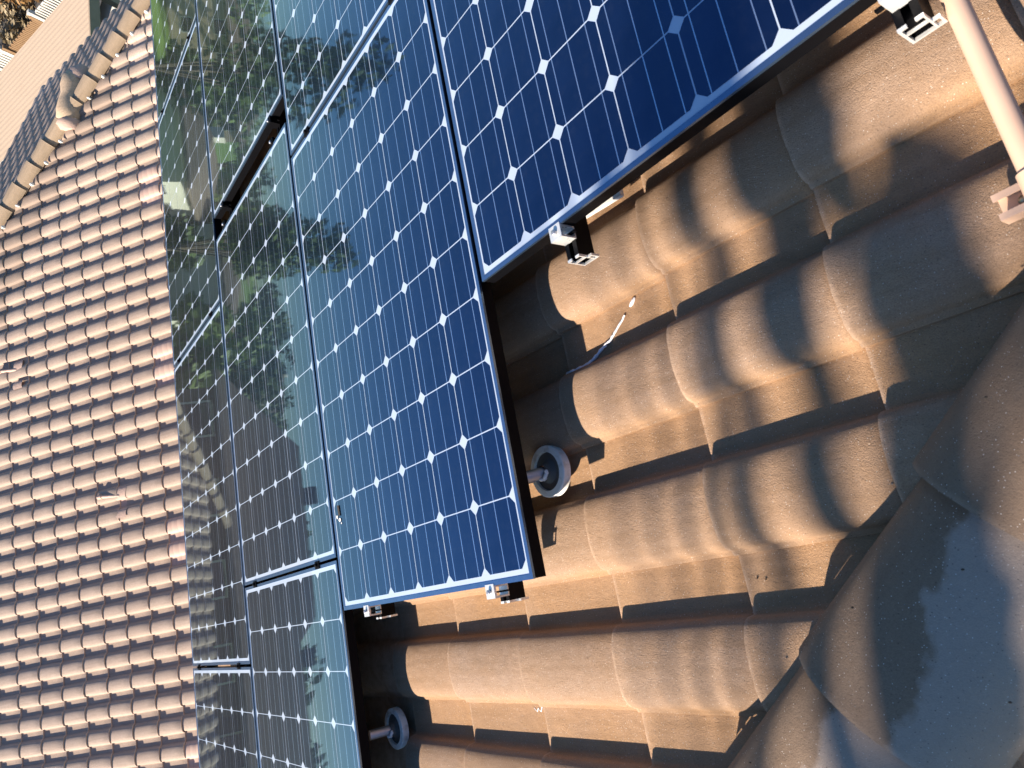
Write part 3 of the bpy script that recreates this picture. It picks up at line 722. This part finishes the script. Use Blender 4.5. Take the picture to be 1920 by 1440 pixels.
# ------------------------------------------------------------------ vegetation
def leaf_clump(b, c, rx, ry, rz, n, size, rr, gap=.25):
    for _ in range(n):
        while True:
            p = Vector((rr.uniform(-1, 1), rr.uniform(-1, 1), rr.uniform(-1, 1)))
            if .25 < p.length < 1: break
        q = Vector((c[0]+p.x*rx, c[1]+p.y*ry, c[2]+p.z*rz))
        if noise.noise(q*(1.3/max(rx, .6))*1.6) < -gap: continue
        s = size*rr.uniform(.6, 1.5); a = Vector((rr.gauss(0, 1), rr.gauss(0, 1), rr.gauss(0, 1))).normalized(); t = a.orthogonal().normalized()
        o = a.cross(t)
        b.add([q - t*s, q + o*s*.5, q + t*s, q - o*s*.5], [(0, 1, 2, 3)])
def tree(x, y, h, cr, m, label, group=None, n=900, size=.22, seed=0, base=None, trunk=.14):
    rr = random.Random(seed); z = gh(x, y) if base is None else base
    t = thing('tree', label, 'tree', (x, y, z), group)
    th = h*.38; tb = MB(); tp = [(x, y, z-.2), (x+rr.uniform(-.2,.2), y+rr.uniform(-.2,.2), z+th*.6), (x+rr.uniform(-.4,.4), y+rr.uniform(-.4,.4), z+h*.62)]
    tb.tube(tp, trunk, 8, True, [trunk*1.3, trunk, trunk*.4])
    cl = MB()
    for k in range(7):
        a = rr.uniform(0, 6.28); d = cr*rr.uniform(.2, .7); cz = z + h*rr.uniform(.5, .86); c = (x+d*math.cos(a), y+d*math.sin(a), cz)
        tb.tube([tp[1], ((tp[1][0]+c[0])/2, (tp[1][1]+c[1])/2, (tp[1][2]+cz)/2+.2), c], .05, 6, True, [trunk*.5, trunk*.3, trunk*.1])
        leaf_clump(cl, c, cr*rr.uniform(.4, .6), cr*rr.uniform(.4, .6), h*rr.uniform(.12, .2), n//7, size, rr)
    tb.obj('trunk', M_bark, t); cl.obj('crown', m, t)
    return t
O0 = (-1, 1)
def P(azd, d): return (O0[0]-d*math.cos(R(azd)), O0[1]+d*math.sin(R(azd)))
# trees mirrored in the glass
spec = [(29, 64, 8.5, 3.2), (22.6, 80, 9, 3.6), (21, 66, 8.2, 3.8), (18.5, 80, 9.5, 4.4), (31, 62, 8.6, 3.8), (34, 90, 9.5, 5), (38, 74, 9.0, 4.5), (42, 95, 11, 5.5), (46, 80, 10, 5),
        (15.5, 95, 9.6, 5), (12.5, 60, 8.3, 3.2), (17, 48, 6.4, 2.8), (21.8, 44, 5.2, 2.2), (30.2, 38, 4.4, 1.8), (20, 38, 5.2, 2.5), (51, 90, 11, 5), (-6, 55, 9.2, 3.8), (-12, 70, 10, 4.5), (4, 90, 9.5, 5),
        (39.0, 46, 5.4, 2.4), (31.2, 50, 5.5, 2.2), (40.5, 52, 6.5, 3)]
order = sorted(range(len(spec)), key=lambda i: -spec[i][0]); ORD = 'first second third fourth fifth sixth seventh eighth ninth tenth eleventh twelfth thirteenth fourteenth fifteenth sixteenth seventeenth eighteenth nineteenth twentieth twenty-first twenty-second'.split()
for k, (a, d, h, c) in enumerate(spec):
    x, y = P(a, d)
    tree(x, y, h, c, (M_leaf, M_leaf2)[k % 2], ('green' if k % 2 == 0 else 'dark green') + f' tree mirrored in the panels, {ORD[order.index(k)]} counting down from the top edge', 'trees mirrored in the panels', n=700, size=.38, seed=20+k, trunk=.25)
x, y = P(28.7, 36); tree(x, y, 12.4, 2.1, M_leaf, 'tall slim tree mirrored as a dark green tuft in the centre panel', 'trees mirrored in the panels', n=2600, size=.24, seed=71, trunk=.13)
x, y = P(42.3, 32); tree(x, y, 14.6, 1.9, M_leaf2, 'tallest tree, mirrored at the top of the centre panel', 'trees mirrored in the panels', n=1500, size=.22, seed=75, trunk=.12)
# shrubs beyond the patio cover (top left of the picture)
def shrub(x, y, r_, h, m, label, seed, n=700, size=.10, group=None):
    rr = random.Random(seed); z = gh(x, y); t = thing('shrub', label, 'shrub', (x, y, z), group); b = MB(); s_ = MB()
    for k in range(5):
        a = rr.uniform(0, 6.28); c = (x + r_*.45*math.cos(a), y + r_*.45*math.sin(a), z + h*rr.uniform(.35, .75)); s_.tube([(x, y, z-.1), c], .02, 5)
        leaf_clump(b, c, r_*.6, r_*.6, h*.35, n//5, size, rr, .15)
    b.obj('foliage', m, t); s_.obj('stem', M_bark, t)
rr = random.Random(11)
shr = [(-22.6, 19.0, .8, 1.7, M_leaf, 'bright green shrub at the left end of the fence'), (-22.0, 24.4, 1.9, 2.8, M_leaf2, 'dark shrub in the top left corner of the picture'),
       (-21.4, 22.0, 1.3, 1.5, M_leafo, 'orange brown shrub behind the brown fence'), (-18.6, 21.2, 1.2, 1.4, M_leafo, 'rust coloured shrub behind the white fence'), (-20.4, 20.4, .8, 1.0, M_leafy, 'straw coloured shrub pressed against the brown fence'),
       (-23.8, 21.4, 1.5, 1.5, M_leafy, 'pale dry shrub behind the orange brown ones'), (-16.9, 21.0, 1.0, 1.4, M_leafo, 'small orange shrub at the right end of the white fence'), (-25.8, 23.0, 1.7, 2.1, M_leafo, 'farthest orange shrub on the left edge'),
       (-19.6, 23.6, 1.5, 2.2, M_leaf2, 'dark green shrub above the rust coloured one')]
for k, (x, y, r_, h, m, l) in enumerate(shr): shrub(1.76 + (x-1.76)*.91 + .1, y*.91 + .1, r_, h, m, l, 60+k)
# tan planting bed under them
M_bed = mat('bark_mulch', (.24,.17,.11), .95); g = NG(M_bed); v = g.coord(); g.color(g.mix(g.noise(v, 3.5, 6, .7), (.36,.27,.19), (.13,.09,.06))); g.bump(g.noise(v, 9, 5), .8, .05)
MB().box((-40, 17.35, -.2), (-12.2, 40, .05)).obj('planting_bed', M_bed, kind='structure')
def fence(a, b, h, m, label, z=0, n=30, pw=.05, solid=True):
    a = Vector((*a, z)); b = Vector((*b, z)); d = (b-a).normalized(); ln = (b-a).length
    t = thing('fence', label, 'fence', a); pk = MB()
    F = Matrix(((d.x, -d.y, 0, a.x), (d.y, d.x, 0, a.y), (0, 0, 1, a.z), (0, 0, 0, 1)))
    for k in range(n):
        s_ = ln*k/(n-1); pk.box((s_-pw/2, -.012, 0), (s_+pw/2, .012, h*(.96+.04*(k % 2))))
    pk.obj('pickets', m, t, F, kind='stuff')
    MB().box((0, -.05, h-.14), (ln, -.015, h-.02)).obj('rail', m, t, F); MB().box((0, -.05, .25), (ln, -.015, .33)).obj('rail', m, t, F)
    for s_ in (0, ln): MB().box((s_-.06, -.06, 0), (s_+.06, .06, h+.12)).obj('post', m, t, F)
fz = 1.0
fence((-14.4, 17.3), (-16.3, 17.3), fz, M_pwhite, 'white fence section with a wide top rail, beyond the patio cover', n=20, pw=.05)
fence((-16.4, 17.3), (-18.1, 17.3), fz*.93, M_brown, 'brown picket fence between the two white sections', n=24, pw=.06)
fence((-18.2, 17.3), (-19.0, 17.3), fz, M_pwhite, 'short white fence section at the left edge of the picture', n=8, pw=.07)

# ------------------------------------------------------------------ neighbouring houses mirrored in the glass
def house(cx, cy, w_, d_, h_, rh, rot, wallm, label, roofm=M_roofd):
    z = gh(cx, cy) - .1; t = thing('suburban_house', label, 'house', (cx, cy, z), 'houses mirrored in the panels')
    F = Matrix.Translation((cx, cy, z)) @ Matrix.Rotation(rot, 4, 'Z')
    MB().box((-w_/2, -d_/2, 0), (w_/2, d_/2, h_)).obj('wall', wallm, t, F)
    o = .6; x, y = w_/2+o, d_/2+o; rd = w_/2 - d_/2*.5
    r_ = MB().add([(-x,-y,h_),(x,-y,h_),(x,y,h_),(-x,y,h_),(-rd,0,h_+rh),(rd,0,h_+rh),(-x,-y,h_-.18),(x,-y,h_-.18),(x,y,h_-.18),(-x,y,h_-.18)], [(0,1,5,4),(1,2,5),(2,3,4,5),(3,0,4),(6,7,1,0),(7,8,2,1),(8,9,3,2),(9,6,0,3),(9,8,7,6)]).obj('roof', roofm, t, F)
    MB().box((rd*.4-.4, .5, h_+rh*.3), (rd*.4+.4, 1.2, h_+rh+.6)).obj('chimney', wallm, r_, F)
    for k in range(int(w_//3)):
        xx = -w_/2 + 1.1 + k*3
        for sy in (-1, 1):
            for zz in ([1.0] if h_ < 4 else [1.0, 3.9]):
                y0, y1 = sorted((sy*d_/2, sy*(d_/2+.05)))
                wn = MB().box((xx, y0, zz), (xx+1.4, y1, zz+1.2)).obj('window', M_pwhite, t, F)
                y0, y1 = sorted((sy*(d_/2+.05), sy*(d_/2+.056))); MB().box((xx+.08, y0, zz+.08), (xx+1.32, y1, zz+1.12)).obj('pane', M_pane, wn, F)
    return t
for a, d, w_, dd, h_, rh, ro, m, l in ((25.9, 52, 9, 6, 4.6, .9, -.3, M_stucco, 'cream house with a low roof mirrored in the outer row'), (35.4, 48, 9, 7, 3.6, 1.4, -.2, M_stucco, 'cream house mirrored at the top of the outer row'),
                                       (4.5, 30, 12, 9, 5.4, 2.9, 1.45, M_brwall, 'tan two storey house mirrored in the second row near its clamps'), (-8, 34, 12, 9, 5.2, 2.4, 1.6, M_brwall, 'tan two storey house mirrored at the bottom of the array'),
                                       (41, 84, 14, 9, 5.4, 2.2, .8, M_stucco2, 'tan house among trees, far right'), (17, 110, 14, 10, 5.6, 2.2, .3, M_stucco, 'far pale house between the trees'), (12.2, 46, 10, 8, 3.0, 1.9, 1.2, M_stucco2, 'low brown roofed house beside the two storey house')):
    x, y = P(a, d); house(x, y, w_, dd, h_, rh, ro, m, l)
# ------------------------------------------------------------------ out-of-view tree, limbs shaped and placed to shade the near tiles
SH = thing('shade_tree', 'unseen bare limbed tree beside the house, limbs placed to throw striped shadows on the near tiles', 'tree', (0, 0, 0))
toS = -S                                                    # towards the sun
def at(X, Y, dist, dy=0): return FA @ Vector((X, Y, -.19)) + toS*dist + Vector((0, dy, 0))
lm = MB(); lc = MB(); rr = random.Random(31)
def limb(X, D, r_, y0=-1.2, y1=1.1, wob=.02, taper=1., tilt=0.):
    """limb running along Y whose shadow crosses the tiles at panel coordinate X"""
    n = 20; pts = []
    for k in range(n+1):
        t = k/n; Yp = y0 + (y1-y0)*t; pts.append(at(X + tilt*(t-.5) + wob*math.sin(t*5+X*9), Yp, D + .3*math.sin(t*3 + X*7)))
    lm.tube(pts, r_, 8, True, [r_*(1-(1-taper)*k/n)*min(1, .12+.88*((n-k)/n*(y1-y0)/.22)**.8)*min(1, .12+.88*(k/n*(y1-y0)/.22)**.8)*(1+.10*math.sin(k*1.9+X*40)) for k in range(n+1)])
for X, D, r_ in ((1.10, 8.6, .009), (1.17, 8.2, .012), (1.24, 7.0, .012), (1.315, 7.0, .013), (1.36, 8.0, .010), (1.415, 6.4, .022)): limb(X, D, r_, tilt=.38+rr.uniform(-.14, .14))
limb(1.588, 7.5, .040, tilt=.05); limb(1.790, 7.5, .100, tilt=.02, y0=-.30, y1=.56, taper=1); limb(1.745, 7.2, .088, tilt=.05, y0=.40, y1=1.5); limb(1.660, 7.5, .046, tilt=.0, y1=.10, taper=.7)
limb(1.640, 7.0, .040, tilt=.05, y0=.26, y1=1.3, taper=.9); limb(1.735, 7.3, .034, tilt=-.12, y1=.05); limb(1.835, 7.6, .036, tilt=.15, y1=.1); limb(1.935, 7.2, .042, tilt=.15, y1=.16); limb(1.955, 7.4, .026, tilt=.1, y0=.1, y1=.55); limb(1.52, 7.8, .018, tilt=.25, y0=.25, y1=1.2, taper=.6)  # extra limbs added out of view to deepen shade on upper tiles and caps
lm.obj('limb', M_bark, SH)
dm.obj('debris', M_dark, None, FA); tag(bpy.data.objects['debris'], 'tiny dark specks of debris on the near tiles', 'debris'); bpy.data.objects['debris']['kind'] = 'stuff'
tb_ = at(1.7, -1.1, 4.4); MB().tube([(tb_.x-.6, tb_.y-.9, 0), (tb_.x-.35, tb_.y-.6, 5), (tb_.x, tb_.y-.1, tb_.z-.4), (tb_.x+.02, tb_.y, tb_.z+.3)], .2, 10, True, [.26, .2, .13, .07]).obj('trunk', M_bark, SH)
print('tiles A', cntA, 'B', npart, 'B2', n2)
